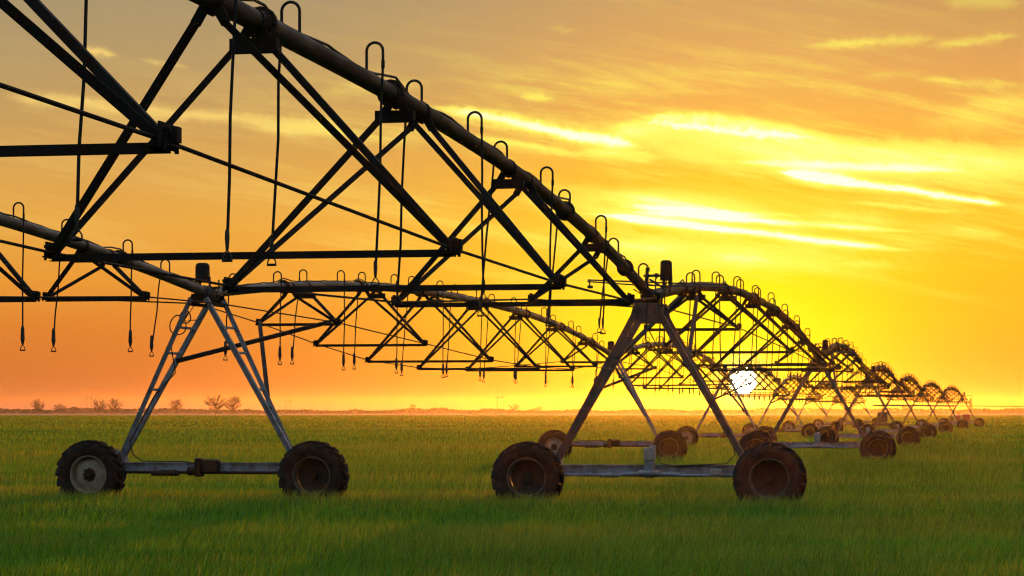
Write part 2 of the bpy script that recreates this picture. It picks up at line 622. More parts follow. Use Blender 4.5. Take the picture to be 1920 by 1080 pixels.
def build_grass():
    # (y0, y1, density per m2, blade height, blade width, segments)
    bands = [(22, 34, 760, 0.33, 0.0072, 2), (34, 50, 400, 0.37, 0.011, 2), (50, 80, 120, 0.42, 0.022, 1),
             (80, 130, 36, 0.44, 0.045, 1), (130, 260, 9, 0.44, 0.12, 1), (260, 870, 0.75, 0.34, 0.5, 1)]
    V, FA, T = [], [], []
    base = 0
    for y0, y1, den, hh, ww, seg in bands:
        half = lambda y: 0.215 * y + 4.0
        n = int(den * (y1 - y0) * (half(y0) + half(y1)))
        # sample y with probability ~ row width
        uu = rng.random(n)
        a, b = half(y0), half(y1)
        y = y0 + (y1 - y0) * (np.sqrt(a * a + uu * (b * b - a * a)) - a) / (b - a)
        x = (rng.random(n) * 2 - 1) * (0.215 * y + 4.0)
        z = np.interp(y, GY, GZ)
        # drill rows and tramlines run across the view, slightly slanted
        row = y + 0.10 * x
        n1 = vnoise(x * 0.35 + 50, row * 0.9 + 50, 1)
        n2 = vnoise(x * 0.07 + 90, row * 0.33 + 20, 2)
        n3 = vnoise(x * 1.7 + 10, y * 1.7 + 70, 3)
        n4 = vnoise(x * 0.02 + 33, row * 0.06 + 41, 5)
        h = hh * (0.58 + 0.22 * n1 + 0.26 * n2 + 0.08 * n3) * (0.68 + 0.5 * rng.random(n))
        tr = np.abs(((row + 1.2 * vnoise(x * 0.05, y * 0.05, 8)) / 7.3) % 1.0 - 0.5) * 7.3
        tram = np.clip(1 - tr / (0.35 + 0.006 * y), 0, 1) * np.clip(vnoise(x * 0.06 + 5, row * 0.11, 9) * 2.2 - 0.5, 0, 1)
        h = h * (1 - 0.45 * tram)
        w = ww * (0.7 + 0.6 * rng.random(n))
        az = rng.random(n) * 2 * np.pi
        # wind bends the tips to the right
        lean = 0.10 + 0.60 * rng.random(n)
        lx = (0.06 + 0.14 * n2) * h + np.cos(az) * lean * h * 0.55
        ly = np.sin(az) * lean * h * 0.55
        face = rng.normal(0, 0.7, n)
        wx, wy = np.cos(face) * w * 0.5, np.sin(face) * w * 0.5
        tint_h = np.clip(0.05 + 0.9 * n2 + 0.9 * (rng.random(n) - 0.5) + 0.3 * (n4 - .5), 0, 1)
        yel = np.clip((n1 * 0.6 + n2 * 0.7 + 0.6 * n4 - 0.80) * 1.5 + 0.75 * (rng.random(n) ** 2 - 0.28), 0, 1)
        far = np.clip((y - 40) / 120, 0, 1)
        yel = np.clip(yel * (1 - .5 * far) + 0.02 * far, 0, 1)
        bri = np.clip(0.5 + 0.55 * rng.normal(0, 1, n) * (1.0 if y1 < 90 else 0.7) + 0.5 * (n3 - 0.5) - 0.45 * tram, 0, 1)
        if seg == 2:
            P = np.zeros((n, 5, 3))
            P[:, 0] = np.stack([x - wx, y - wy, z], 1)
            P[:, 1] = np.stack([x + wx, y + wy, z], 1)
            mz, k = z + h * 0.6, 0.35
            P[:, 2] = np.stack([x + lx * k + wx * .8, y + ly * k + wy * .8, mz], 1)
            P[:, 3] = np.stack([x + lx * k - wx * .8, y + ly * k - wy * .8, mz], 1)
            P[:, 4] = np.stack([x + lx, y + ly, z + h], 1)
            nv = 5
            fl = np.array([[0, 1, 2], [0, 2, 3], [3, 2, 4]])
        else:
            P = np.zeros((n, 3, 3))
            P[:, 0] = np.stack([x - wx, y - wy, z], 1)
            P[:, 1] = np.stack([x + wx, y + wy, z], 1)
            P[:, 2] = np.stack([x + lx, y + ly, z + h], 1)
            nv = 3
            fl = np.array([[0, 1, 2]])
        V.append(P.reshape(-1, 3))
        FA.append((fl[None] + (base + np.arange(n) * nv)[:, None, None]).reshape(-1, 3))
        c = np.zeros((n, nv, 4))
        c[..., 0] = tint_h[:, None]
        c[..., 1] = yel[:, None]
        c[..., 2] = bri[:, None]
        c[..., 3] = 1
        T.append(c.reshape(-1, 4))
        base += n * nv
    V, FA, T = np.concatenate(V), np.concatenate(FA), np.concatenate(T)
    me = bpy.data.meshes.new('wheat_grass')
    me.vertices.add(len(V))
    me.vertices.foreach_set('co', V.astype(np.float32).ravel())
    me.loops.add(len(FA) * 3)
    me.loops.foreach_set('vertex_index', FA.astype(np.int32).ravel())
    me.polygons.add(len(FA))
    me.polygons.foreach_set('loop_start', np.arange(len(FA), dtype=np.int32) * 3)
    me.update()
    at = me.attributes.new('tint', 'FLOAT_COLOR', 'POINT')
    at.data.foreach_set('color', T.astype(np.float32).ravel())
    me.materials.append(grass_mat())
    o = bpy.data.objects.new('wheat_grass', me)
    COL.objects.link(o)
    tag(o, 'ankle-high green wheat covering the whole flat field', 'grass', kind='stuff')
    return len(FA)


build_grass()


# ------------------------------------------------------------------ irrigation span
def build_span(L, bays, z0, arch, widths, nodez, drop_end, drops, name, tn=None, tt=None, joints=None, slim=False):
    """local frame: x along the pipe from tower to tower, +y left, z up; origin on the ground under the first tower"""
    root = empty(name)

    def pz(t):
        return z0 + arch * (1 - abs(2 * t - 1) ** 2.25)

    rp = 0.085
    pts = [(L * i / 56, 0, pz(i / 56)) for i in range(57)]
    pipe = MB().tube(pts, rp, 16).build('pipe', M['pipedark'] if slim else M['pipe'], root, True)
    # joint flanges between pipe lengths
    joints = joints or [(k + (-0.18 if k < bays / 2 else 0.18)) / bays for k in range(1, bays)]
    tn = tn or [(k + 1) / bays for k in range(bays - 1)]
    tt = tt or tn
    for t in joints:
        c = Vector((L * t, 0, pz(t)))
        d = (Vector((L * (t + .004), 0, pz(t + .004))) - c).normalized()
        fm = MB().tube([c - d * .075, c - d * .07, c - d * .02, c - d * .018, c + d * .018, c + d * .02, c + d * .07, c + d * .075],
                       [.09, .10, .10, .135, .135, .10, .10, .09], 16)
        for q in range(8):
            a = q * math.pi / 4
            off = Vector((0, math.cos(a), math.sin(a))) * 0.118
            fm.tube([c + off - d * .045, c + off + d * .045], .012, 6)
        fm.build('flange', M['rust'], pipe, True)
    # power cable lying on the pipe, humped over each flange
    cp = []
    for i in range(121):
        t = i / 120
        hump = 0.0
        for tf in joints:
            hump = max(hump, 0.075 * math.exp(-((t - tf) * L / 0.35) ** 2))
        cp.append((L * t, 0.03 * math.sin(i * .9), pz(t) + rp + .010 + hump + .006 * math.sin(i * 2.3)))
    MB().tube(cp, .013, 6).build('power_cable', M['hose'], pipe, True)
    # truss
    ns = bays - 1
    Ln, Rn, xsn = [], [], []
    for k in range(ns):
        x = L * tn[k]
        xtop = L * tt[k]
        w, nz = widths[k], nodez[k]
        l, r = Vector((x, w / 2, nz)), Vector((x, -w / 2, nz))
        Ln.append(l)
        Rn.append(r)
        xsn.append(x)
        half = 0.55
        inner = 1 if tt[k] < 0.5 else -1
        for sgn, node in ((1, l), (-1, r)):
            for e in (-1, 1):
                xt = xtop + e * half
                top = Vector((xt, sgn * 0.13, pz(xt / L) - 0.20))
                bot = node + Vector((e * 0.035, 0, 0))
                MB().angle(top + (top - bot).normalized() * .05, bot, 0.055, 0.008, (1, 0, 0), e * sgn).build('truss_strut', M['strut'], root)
        for e in (-1, 1):
            xt = xtop + e * half
            zt = pz(xt / L)
            bm = MB()
            if e == inner:
                bm.beam((xt, -.19, zt - .20), (xt, .19, zt - .20), .10, .11)
            for s2 in (-1, 1):
                bm.beam((xt, s2 * .05, zt - .07), (xt, s2 * .12, zt - .19), .08, .022, (1, 0, 0))
            bm.tube([(xt - .05, 0, zt - .10), (xt + .05, 0, zt - .10)], .03, 8)
            bm.lathe_x([(-.05, .087), (-.05, .096), (.05, .096), (.05, .087)], 16, (xt, 0, zt))
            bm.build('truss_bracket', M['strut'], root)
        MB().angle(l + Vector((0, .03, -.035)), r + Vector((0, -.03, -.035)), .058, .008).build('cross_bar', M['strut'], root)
        for node, sgn in ((l, 1), (r, -1)):
            nm = MB()
            nm.beam(node + Vector((-.13, sgn * .02, .02)), node + Vector((.13, sgn * .02, .02)), .012, .13)
            nm.beam(node + Vector((0, -.07 * sgn, -.03)), node + Vector((0, .07 * sgn, -.03)), .16, .012)
            nm.box(node + Vector((.03, sgn * .05, .03)), (.07, .05, .08))
            for e in (-1, 1):
                nm.tube([node + Vector((e * .06, sgn * .0, .05)), node + Vector((e * .06, sgn * .06, .05))], .014, 6)
                nm.tube([node + Vector((e * .09, sgn * .04, -.06)), node + Vector((e * .09, sgn * .04, .0))], .012, 6)
            nm.build('truss_node', M['strut'], root)
    for nodes, sgn in ((Ln, 1), (Rn, -1)):
        chain = [Vector((0.25, sgn * .22, z0 - .18))] + nodes + [Vector((L - .25, sgn * .22, z0 - .18))]
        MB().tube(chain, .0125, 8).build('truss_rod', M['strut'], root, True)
    # sprinkler drops
    for i, (x, side) in enumerate(drops):
        if x < 0.5 or x > L - 0.4:
            continue
        t = x / L
        zt = pz(t) + rp
        rr = random.Random(i * 13 + bays)
        gh = 0.24 + rr.uniform(-.03, .03)
        sp = 0.155
        gp = [(x, 0, zt - .03), (x, 0, zt + gh - .08)]
        for q in range(1, 10):
            a = math.pi * q / 10
            gp.append((x, side * (-.0) * 1 + side * -0 + (side * (1 - math.cos(a)) * sp / 2) * -1, zt + gh - .08 + math.sin(a) * sp / 2))
        ye = -side * sp
        gp.append((x, ye, zt + gh - .08))
        gp.append((x, ye, zt + gh - .20))
        d = MB().tube(gp, .0135, 8)
        lx = rr.uniform(-.05, .05)
        ly = (0.02 if ye < 0 else 0.12) + rr.uniform(-.05, .05)
        zend = drop_end + rr.uniform(-.07, .07)
        p0 = Vector((x, ye, zt + gh - .20))
        p1 = Vector((x + lx, ye + ly, zend))
        mids = [p0 + (p1 - p0) * q + Vector((0, math.sin(q * math.pi) * rr.uniform(-.015, .015), 0)) for q in (0, .25, .5, .75, 1)]
        d.tube(mids, .0125, 8)
        d.tube([p0 + Vector((0, 0, .03)), p0 - Vector((0, 0, .04))], .018, 8)
        dobj = d.build('sprinkler_drop', M['hose'], root, True)
        nz = MB()
        wr_ = (.014, .018, .019, .012) if slim else (.016, .026, .034, .015)
        hh_ = .12 if slim else .24
        nz.tube([p1 + Vector((0, 0, hh_)), p1 + Vector((0, 0, hh_ - .03)), p1 + Vector((0, 0, .05)), p1 - Vector((0, 0, .03))], list(wr_), 8)
        # the sprayer: little yoke with a deflector pad
        q = p1 - Vector((0, 0, .03))
        for e in (-1, 1):
            nz.tube([q, q + Vector((0, e * .032, -.045)), q + Vector((0, e * .036, -.08))], .006, 6)
        nz.tube([q + Vector((0, -.04, -.083)), q + Vector((0, .04, -.083))], .008, 6)
        nz.tube([q + Vector((0, 0, -.07)), q + Vector((0, 0, -.078))], .03, 10)
        nz.build('sprinkler', M['dark'], dobj)
    return root


# ------------------------------------------------------------------ tower
TYRE_R = 0.60


def wheel(parent, y, recessed, x=-0.36):
    t = MB()
    prof = [(-.13, .335), (-.155, .36), (-.175, .40), (-.19, .46), (-.185, .515), (-.165, .545), (-.10, .56), (0, .565),
            (.10, .56), (.165, .545), (.185, .515), (.19, .46), (.175, .40), (.155, .36), (.13, .335)]
    c = (x, y, TYRE_R)
    t.lathe_x(prof, 56, c)
    nl = 19
    for i in range(nl):
        for s in (-1, 1):
            a0 = 2 * math.pi * (i + (.5 if s > 0 else 0)) / nl
            a1 = a0 + 0.24
            vs = []
            for (xx, aa, r0, r1) in ((s * .01, a1, .555, .612), (s * .10, (a0 + a1) / 2 + .02, .55, .612), (s * .178, a0, .525, .602), (s * .197, a0 - .03, .455, .53)):
                for r in (r0, r1):
                    for da in (-.046, .046):
                        k = da if r == r0 else da * .75
                        vs.append((c[0] + xx * (1 if r == r0 else .99), c[1] + r * math.cos(aa + k), c[2] + r * math.sin(aa + k)))
            fs = []
            for m_ in range(3):
                o = m_ * 4
                q = o + 4
                fs += [(o, o + 2, q + 2, q), (o + 1, q + 1, q + 3, o + 3), (o + 2, o + 3, q + 3, q + 2)]
            fs += [(0, 1, 3, 2), (12, 14, 15, 13)]
            t.add(vs, fs)
    w = empty('wheel')
    w.parent = parent
    t.build('tyre', M['rubber'], w, True)
    rm = MB()
    barrel = [(-.135, .345), (-.14, .328), (-.13, .318), (-.09, .312), (0, .295), (.09, .312), (.13, .318), (.14, .328), (.135, .345)]
    rm.lathe_x(barrel, 48, c)
    # dished disc
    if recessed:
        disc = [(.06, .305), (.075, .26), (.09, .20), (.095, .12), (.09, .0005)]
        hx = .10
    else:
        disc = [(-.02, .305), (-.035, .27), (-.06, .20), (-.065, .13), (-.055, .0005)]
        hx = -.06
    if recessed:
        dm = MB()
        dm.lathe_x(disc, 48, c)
        dm.build('disc', M['creamshade'], rm.build('rim', M['barrel'], w, True), True)
    else:
        rm.lathe_x(disc, 48, c)
        rm.build('rim', M['cream'], w, True)
    h = MB()
    h.lathe_x([(hx - .10, .0005), (hx - .10, .05), (hx - .03, .06), (hx - .03, .10), (hx - .005, .11)], 24, c)
    for q in range(8):
        a = q * math.pi / 4
        h.tube([(c[0] + hx - .045, c[1] + .098 * math.cos(a), c[2] + .098 * math.sin(a)), (c[0] + hx, c[1] + .098 * math.cos(a), c[2] + .098 * math.sin(a))], .021, 6)
    h.build('hub', M['rust'], w, True)
    return w


M['barrel'] = metal('shaded_barrel_paint', (0.075, 0.058, 0.042, 1), (0.04, 0.028, 0.02, 1), 7, 0.0, (0.4, 0.6), 0.15, (1, 1, 1), 0.2)  # rim paint darkened: the shade inside the barrel is in the colour
M['creamshade'] = metal('shaded_disc_paint', (0.032, 0.020, 0.014, 1), (0.022, 0.013, 0.010, 1), 7, 0.0, (0.5, 0.75), 0.2, (1, 1, 1), 0.08)  # shade of the recess painted into the disc colour


def build_tower(name, zp, style):
    """local frame: x along the pipe, y left, z up, origin on the ground below the pipe"""
    root = empty(name)
    zt = zp - 0.22
    # base beam: channel with drive shafts under it
    b = MB()
    b.beam((0, -1.93, .74), (0, 1.93, .74), .13, .15)
    b.beam((-.085, -1.93, .815), (-.085, 1.93, .805), .02, .02)
    b.beam((-.085, -1.93, .665), (-.085, 1.93, .675), .02, .02)
    for s in (-1, 1):
        b.box((0, s * 1.62, .86), (.18, .20, .10))
        b.box((-.01, s * 1.95, .70), (.22, .06, .30))
        b.angle((0, s * 1.93, .80), (0, s * 1.64, 1.02), .09, .01, (1, 0, 0))
    b.build('base_beam', M['galv'], root)
    d = MB()
    d.tube([(-.12, -1.85, .64), (-.12, 1.85, .64)], .028, 10)
    d.tube([(-.12, .55, .64), (-.12, .85, .64)], .045, 10)
    d.build('drive_shaft', M['galv'] if style == 1 else M['rust'], root, True)
    # motor gearbox in the middle
    m = MB()
    if style == 1:
        m.box((-.12, 0, .74), (.16, .16, .30), .02)
        m.tube([(-.17, -.18, .67), (-.17, .18, .67)], .06, 12)
        m.tube([(-.12, .20, .66), (-.12, .45, .66)], .045, 10)
        m.tube([(-.12, -.20, .66), (-.12, -.5, .66)], .04, 10)
        m.build('drive_motor', M['galv'], root, True)
        mb = MB()
        mb.box((-.13, 0, 1.0), (.15, .19, .22), .015)
        mb.box((-.11, -.05, 1.13), (.10, .10, .04), .01)
        mb.build('gear_box', M['greybox'], root, True)
        j = MB()
        j.box((-.12, -1.12, .70), (.09, .20, .10), .01)
        j.build('junction_box', M['greybox'], root, True)
    else:
        m.box((-.10, -.10, .75), (.24, .30, .25), .03)
        m.box((-.10, .12, .73), (.28, .10, .33), .02)
        m.tube([(-.12, .2, .66), (-.12, .32, .66)], .075, 12)
        m.tube([(-.14, .5, .62), (-.14, 1.0, .62)], .045, 10)
        m.build('drive_motor', M['rust'], root, True)
    for s in (-1, 1):
        gb = MB()
        gb.lathe_x([(-.20, .0005), (-.20, .12), (-.02, .14), (.12, .14), (.14, .10), (.14, .0005)], 20, (-.05, s * 2.05, .60))
        gb.build('wheel_gearbox', M['rust'], root, True)
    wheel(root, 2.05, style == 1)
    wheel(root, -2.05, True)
    # legs: two on each side, meeting at the wheel
    top = {}
    wleg = 0.085 if style == 2 else 0.105
    for s in (-1, 1):
        for e in (-1, 1):
            tx = e * (0.5 if style == 2 else 0.42)
            p1 = Vector((tx, s * (.17 if style == 1 else .13), zt - .02 if style == 1 else zp - .10))
            p0 = Vector((e * .05, s * 1.60, .90))
            top[(s, e)] = (p0, p1)
            MB().angle(p0, p1, wleg, .009, (1, 0, 0), e * s).build('leg', M['leg'] if style == 2 else M['flareleg'], root)
        for q in ((.25, .43, .66, .82) if style == 2 else (.35, .62, .84)):
            a = top[(s, -1)][0].lerp(top[(s, -1)][1], q)
            c = top[(s, 1)][0].lerp(top[(s, 1)][1], q)
            dd = (c - a).normalized()
            MB().angle(a - dd * .06, c + dd * .06, .045, .006).build('rung', M['galv'], root)
    # gusset plates and pivot joint under the pipe
    gp = MB()
    for e in (-1, 1):
        x = e * (.5 if style == 2 else .42)
        if style == 1:
            vs = [(x - .008, .22, zt + .12), (x - .008, -.22, zt + .12), (x - .008, -.31, zt - .22), (x - .008, .31, zt - .22)]
        else:
            vs = [(x - .008, .13, zt + .20), (x - .008, -.13, zt + .20), (x - .008, -.17, zt + .03), (x - .008, .17, zt + .03)]
        vs += [(a + .016, b_, c_) for a, b_, c_ in vs]
        gp.add(vs, [(0, 1, 2, 3), (7, 6, 5, 4), (0, 4, 5, 1), (1, 5, 6, 2), (2, 6, 7, 3), (3, 7, 4, 0)])
    gh_ = .12 if style == 1 else .06
    gp.beam((-.55, .16, zt + .02), (.55, .16, zt + .02), .02, gh_)
    gp.beam((-.55, -.16, zt + .02), (.55, -.16, zt + .02), .02, gh_)
    gp.build('top_plate', M['flareleg'] if style == 1 else M['strut'], root)
    jt = MB()
    jt.tube([(-.34, 0, zp), (-.30, 0, zp), (-.30, 0, zp + .001), (-.24, 0, zp)], [.13, .13, .11, .11], 16)
    jt.tube([(-.24, 0, zp), (-.1, 0, zp - .02), (.1, 0, zp - .02), (.24, 0, zp)], [.105, .12, .12, .105], 16)
    jt.tube([(.24, 0, zp), (.30, 0, zp), (.31, 0, zp), (.35, 0, zp)], [.11, .13, .13, .11], 16)
    for q in range(3):
        jt.tube([(-.22 + .16 * q, 0, zp), (-.21 + .16 * q, 0, zp), (-.16 + .16 * q, 0, zp), (-.15 + .16 * q, 0, zp)], [.12, .14, .14, .12], 16)
    for a in range(6):
        an = a * math.pi / 3
        jt.tube([(-.36, .12 * math.cos(an), zp + .12 * math.sin(an)), (.36, .12 * math.cos(an), zp + .12 * math.sin(an))], .012, 6)
    jt.build('flexible_joint', M['dark'], root, True)
    # control box: rounded cover on a post
    cb = MB()
    if style == 1:
        bx, by, bz = .05, -.26, zp + .28
        prof = [(.0005, .345), (.07, .34), (.10, .315), (.105, .28), (.115, .02), (.12, 0), (.0005, 0)]
    else:
        bx, by, bz = -.05, .08, zp + .20
        prof = [(.0005, .345), (.085, .34), (.118, .31), (.125, .27), (.13, .02), (.138, 0), (.0005, 0)]
    n = 16
    vs, fs = [], []
    for r, h in prof:
        for k in range(n):
            a = 2 * math.pi * k / n
            ca, sa = math.cos(a), math.sin(a)
            e = 0.62
            vs.append((bx + math.copysign(abs(ca) ** e, ca) * r * 1.1, by + math.copysign(abs(sa) ** e, sa) * r * .9, bz + h))
    for i in range(len(prof) - 1):
        fs += [(i * n + k, (i + 1) * n + k, (i + 1) * n + (k + 1) % n, i * n + (k + 1) % n) for k in range(n)]
    cb.add(vs, fs)
    cbo = cb.build('control_box', M['strut'], root, True)
    st = MB()
    st.tube([(bx, by + (-.06 if style == 1 else .05), bz), (bx, by + (-.06 if style == 1 else .05), zp + .06)], [.026, .02], 8)
    if style == 1:
        st.tube([(bx - .05, by + .03, bz), (bx - .05, by + .03, bz - .08), (bx - .05, by + .0, bz - .12), (bx - .05, by - .05, bz - .12)], .009, 6)
    st.build('post', M['dark'], cbo, True)
    # alignment linkage
    al = MB()
    if style == 1:
        al.tube([(.02, 1.08, zp + .30), (.06, -1.30, zp + .19)], .013, 8)
        al.tube([(-.04, 1.08, zp + .27), (-.04, 0.20, zp + .20), (.0, -1.30, zp + .15)], .012, 8)
        al.tube([(.02, 1.05, zp + .30), (.02, 1.05, zp + .20)], .014, 6)
        al.box((.02, 1.04, zp + .18), (.06, .09, .05), .01)
        al.tube([(.06, -1.26, zp + .19), (.06, -1.26, zp + .08)], .014, 6)
        al.tube([(0, .10, zp + .05), (0, .06, zp + .46)], .024, 8)
        al.tube([(0, .05, zp + .43), (0, .05, zp + .50)], .036, 8)
        al.tube([(0, .12, zp + .36), (0, -.16, zp + .36)], .022, 8)
        al.tube([(0, -.10, zp + .33), (0, -.10, zp + .40)], .034, 8)
        al.beam((0, .02, zp + .30), (0, -.24, zp + .14), .05, .035)
        al.tube([(-.1, .16, zp + .10), (.0, .10, zp + .22), (.06, -.04, zp + .20)], .016, 6)
    else:
        al.tube([(-.05, -.12, zp + .17), (-.05, -.46, zp + .17)], .010, 6)
        al.tube([(-.05, .10, zp + .10), (-.05, -.46, zp + .13)], .010, 6)
        for yy in (-.06, -.22, -.36):
            al.tube([(-.05, yy, zp + .06), (-.05, yy, zp + .24)], .014, 6)
        al.beam((-.12, .14, zp + .01), (.02, -.22, zp + .12), .045, .03)
        al.tube([(-.05, -.05, zp + .30), (-.05, -.05, zp + .05)], .02, 8)
    al.build('alignment_linkage', M['dark'], root, True)
    # loose cables and loops
    cbm = MB()
    if style == 2:
        for (cy, cz, rad, xx) in ((.45, zt - .34, .15, -.30), (.28, zt - .20, .10, -.40)):
            cbm.tube([(xx + .03 * math.sin(a * 2), cy + rad * math.cos(a), cz + rad * 1.15 * math.sin(a)) for a in [2 * math.pi * q / 20 for q in range(21)]], .011, 6, False)
        cbm.tube([(-.3, .25, zt - .1), (-.25, .60, 2.9), (-.15, .55, 2.4), (-.12, .95, 2.0), (-.10, 1.32, 1.35), (-.10, 1.42, 1.15), (-.10, 1.36, .95), (-.09, 1.2, .835), (-.09, .4, .832), (-.09, .2, .80)], .011, 6)
        cbm.tube([(-.3, .12, zt + .05), (-.42, .30, zt - .28), (-.3, .05, zt - .25), (-.4, -.10, zt - .10)], .010, 6)
    else:
        cbm.tube([(-.3, .25, zp + .12), (-.3, .02, zp - .02), (-.3, -.12, zp - .18), (-.26, -.20, zp - .10), (-.2, -.28, zp + .12), (-.1, -.28, zp + .30)], .012, 6)
        cbm.tube([(-.35, .02, zp - .05), (-.35, -.10, zp + .10), (-.3, -.05, zp + .02), (-.36, .06, zp - .10)], .012, 6)
        cbm.tube([(-.2, -.24, zp + .2), (-.24, -.22, zp - .25), (-.1, -.50, 2.8), (-.1, -1.0, 1.9), (-.1, -1.38, 1.25), (-.10, -1.45, 1.0), (-.1, -1.3, .84), (-.12, -.4, .80), (-.12, -.2, .84), (-.13, -.12, .98)], .010, 6)
    cbm.build('cable', M['hose'], root, True)
    # braces up to the span beyond
    if style == 1:
        for s in (-1, 1):
            MB().beam((.25, s * .62, 2.62), (5.4, s * .16, zp + .25), .07, .05).build('brace', M['strut'], root)
    else:
        MB().beam((.18, .62, 2.62), (5.25, -.72, zp - .32), .075, .075).build('brace', M['strut'], root)
        MB().beam((.10, -1.10, 1.75), (5.25, .72, zp - .32), .075, .075).build('brace', M['strut'], root)
    return root


# ------------------------------------------------------------------ the two machines
LINE_A = [(-5.72, 0.0), (2.35, 41.6), (10.36, 83.2), (18.1, 124.8), (26.15, 166.4), (34.7, 208.0), (43.8, 249.6), (53.4, 291.2)]
LINE_B = [(-14.2, 1.8), (-5.38, 43.4), (3.58, 86.6), (11.2, 128.0), (18.6, 170.0), (26.0, 212.0), (33.8, 254.0), (41.9, 296.0)]
ZA, ZB = 3.66, 3.80
LA, LB = 42.4, 43.2


def frame(p, q):
    a, b = Vector((p[0], p[1], ground_z(p[1]))), Vector((q[0], q[1], ground_z(q[1])))
    d = b - a
    yaw = math.atan2(d.y, d.x)
    pitch = -math.asin(d.z / d.length)
    return a, (0, pitch, yaw), d.length


dropsA = [(40.2 * 1.0186 - 2.2 * 1.0186 * k, 1 if k % 2 == 0 else -1) for k in range(19)]
dropsB = [(1.6 + 2.2 * k, -1 if k % 2 == 0 else 1) for k in range(20)]
spanA = build_span(LA, 7, ZA, 1.13, [1.75, 3.05, 3.2, 3.23, 2.82, 1.8], [3.36, 3.11, 2.98, 2.95, 3.05, 3.36], 3.0, dropsA, 'irrigation_span',
                   [.165, .305, .457, .566, .708, .856], [.165, .300, .447, .582, .716, .863], [.10, .28, .464, .565, .798, .93], True)
spanB = build_span(LB, 8, ZB, 0.90, [1.6, 2.45, 3.05, 3.2, 3.05, 2.45, 1.6], [3.5, 3.25, 3.02, 2.95, 3.02, 3.25, 3.5], 2.75, dropsB, 'irrigation_span')
spanA2 = build_span(LA, 7, ZA, 0.90, [1.75, 2.85, 3.2, 3.2, 2.85, 1.75], [3.36, 3.08, 2.93, 2.93, 3.08, 3.36], 2.85, dropsA, 'irrigation_span',
                    None, None, [.10, .28, .45, .60, .77, .93], True)
towA = build_tower('irrigation_tower', ZA, 1)
towB = build_tower('irrigation_tower', ZB, 2)
bpy.context.view_layer.update()
index_children()

ORD = ['first', 'second', 'third', 'fourth', 'fifth', 'sixth', 'seventh', 'eighth']
towA_lab = ['largest wheeled tower, nearest at right, with a pale gear box on its base beam',
            'wheeled tower directly behind the nearest right-hand tower, to the right of the sun',
            'third wheeled tower from the camera along the right-hand pipeline',
            'fourth wheeled tower from the camera along the right-hand pipeline',
            'fifth wheeled tower from the camera along the right-hand pipeline',
            'small far sixth wheeled tower from the camera along the right-hand pipeline',
            'farthest small wheeled tower, where the right-hand pipeline ends']
towB_lab = ['wheeled tower at far left with cream rim, dark control box and looped cables',
            'wheeled tower of the left-hand pipeline seen behind the legs of the nearest right tower',
            'wheeled tower of the left-hand pipeline standing right below the sun',
            'fourth wheeled tower from the left along the rear left-hand pipeline',
            'fifth wheeled tower from the left along the rear left-hand pipeline',
            'sixth wheeled tower from the left along the rear left-hand pipeline',
            'farthest wheeled tower of the rear left-hand pipeline']
spanA_lab = ['big black pipe span nearest the camera, crossing the top left of the photo',
             'brown arched pipe span between the two nearest right-hand towers',
             'third arched pipe span from the camera along the right-hand pipeline',
             'fourth arched pipe span from the camera along the right-hand pipeline',
             'fifth arched pipe span from the camera along the right-hand pipeline',
             'sixth arched pipe span from the camera along the right-hand pipeline',
             'farthest small pipe span of the right-hand pipeline']
spanB_lab = ['grey pipe span cut off by the left edge, sloping down to the left tower',
             'long arched pipe span from the left tower to behind the nearest right tower',
             'arched pipe span seen between the legs of the nearest right tower, beside the sun',
             'fourth arched pipe span from the left along the rear left-hand pipeline',
             'fifth arched pipe span from the left along the rear left-hand pipeline',
             'sixth arched pipe span from the left along the rear left-hand pipeline',
             'farthest pipe span of the rear left-hand pipeline']


def place(line, proto_t, proto_s, proto_s2, Lp, tlab, slab, tgroup, sgroup):
    for i in range(len(line) - 1):
        a, rot, ln = frame(line[i], line[i + 1])
        s = proto_s if i == 0 else proto_s2 if i == 1 and proto_s2 else copy_tree(proto_s2 or proto_s)
        s.location, s.rotation_euler, s.scale = a, rot, (ln / Lp, 1, 1)
        tag(s, slab[i], 'pipe span', sgroup)
    for i in range(1, len(line)):
        prv, nxt = line[i - 1], line[min(i + 1, len(line) - 1)]
        yaw = math.atan2(nxt[1] - prv[1], nxt[0] - prv[0])
        t = proto_t if i == 1 else copy_tree(proto_t)
        t.location = (line[i][0], line[i][1], ground_z(line[i][1]))
        t.rotation_euler = (0, 0, yaw)
        tag(t, tlab[i - 1], 'irrigation tower', tgroup)


place(LINE_A, towA, spanA, spanA2, LA, towA_lab, spanA_lab, 'towers of the right-hand pipeline', 'spans of the right-hand pipeline')
place(LINE_B, towB, spanB, None, LB, towB_lab, spanB_lab, 'towers of the left-hand pipeline', 'spans of the left-hand pipeline')

# far supply pipe on posts and the machines standing at the end of the field
gz = ground_z(340)
t = empty('supply_pipe', (0, 340, gz))
t_pts = [(50.0, 0, 2.75), (56, 0, 2.75), (61.8, 2, 2.70), (62.2, 2.1, 2.70), (75, 5, 2.6)]
MB().tube(t_pts, [.13, .13, .11, .05, .05], 10).build('pipe', M['pipe'], t, True)
for x, y in ((51, 0), (61.6, 2), (74, 5)):
    MB().tube([(x, y, 0), (x, y, 2.66)], .06, 8).build('post', M['pole'], t, True)
tag(t, 'thin level pipe on posts running off to the right edge, past the last tower', 'pipe')


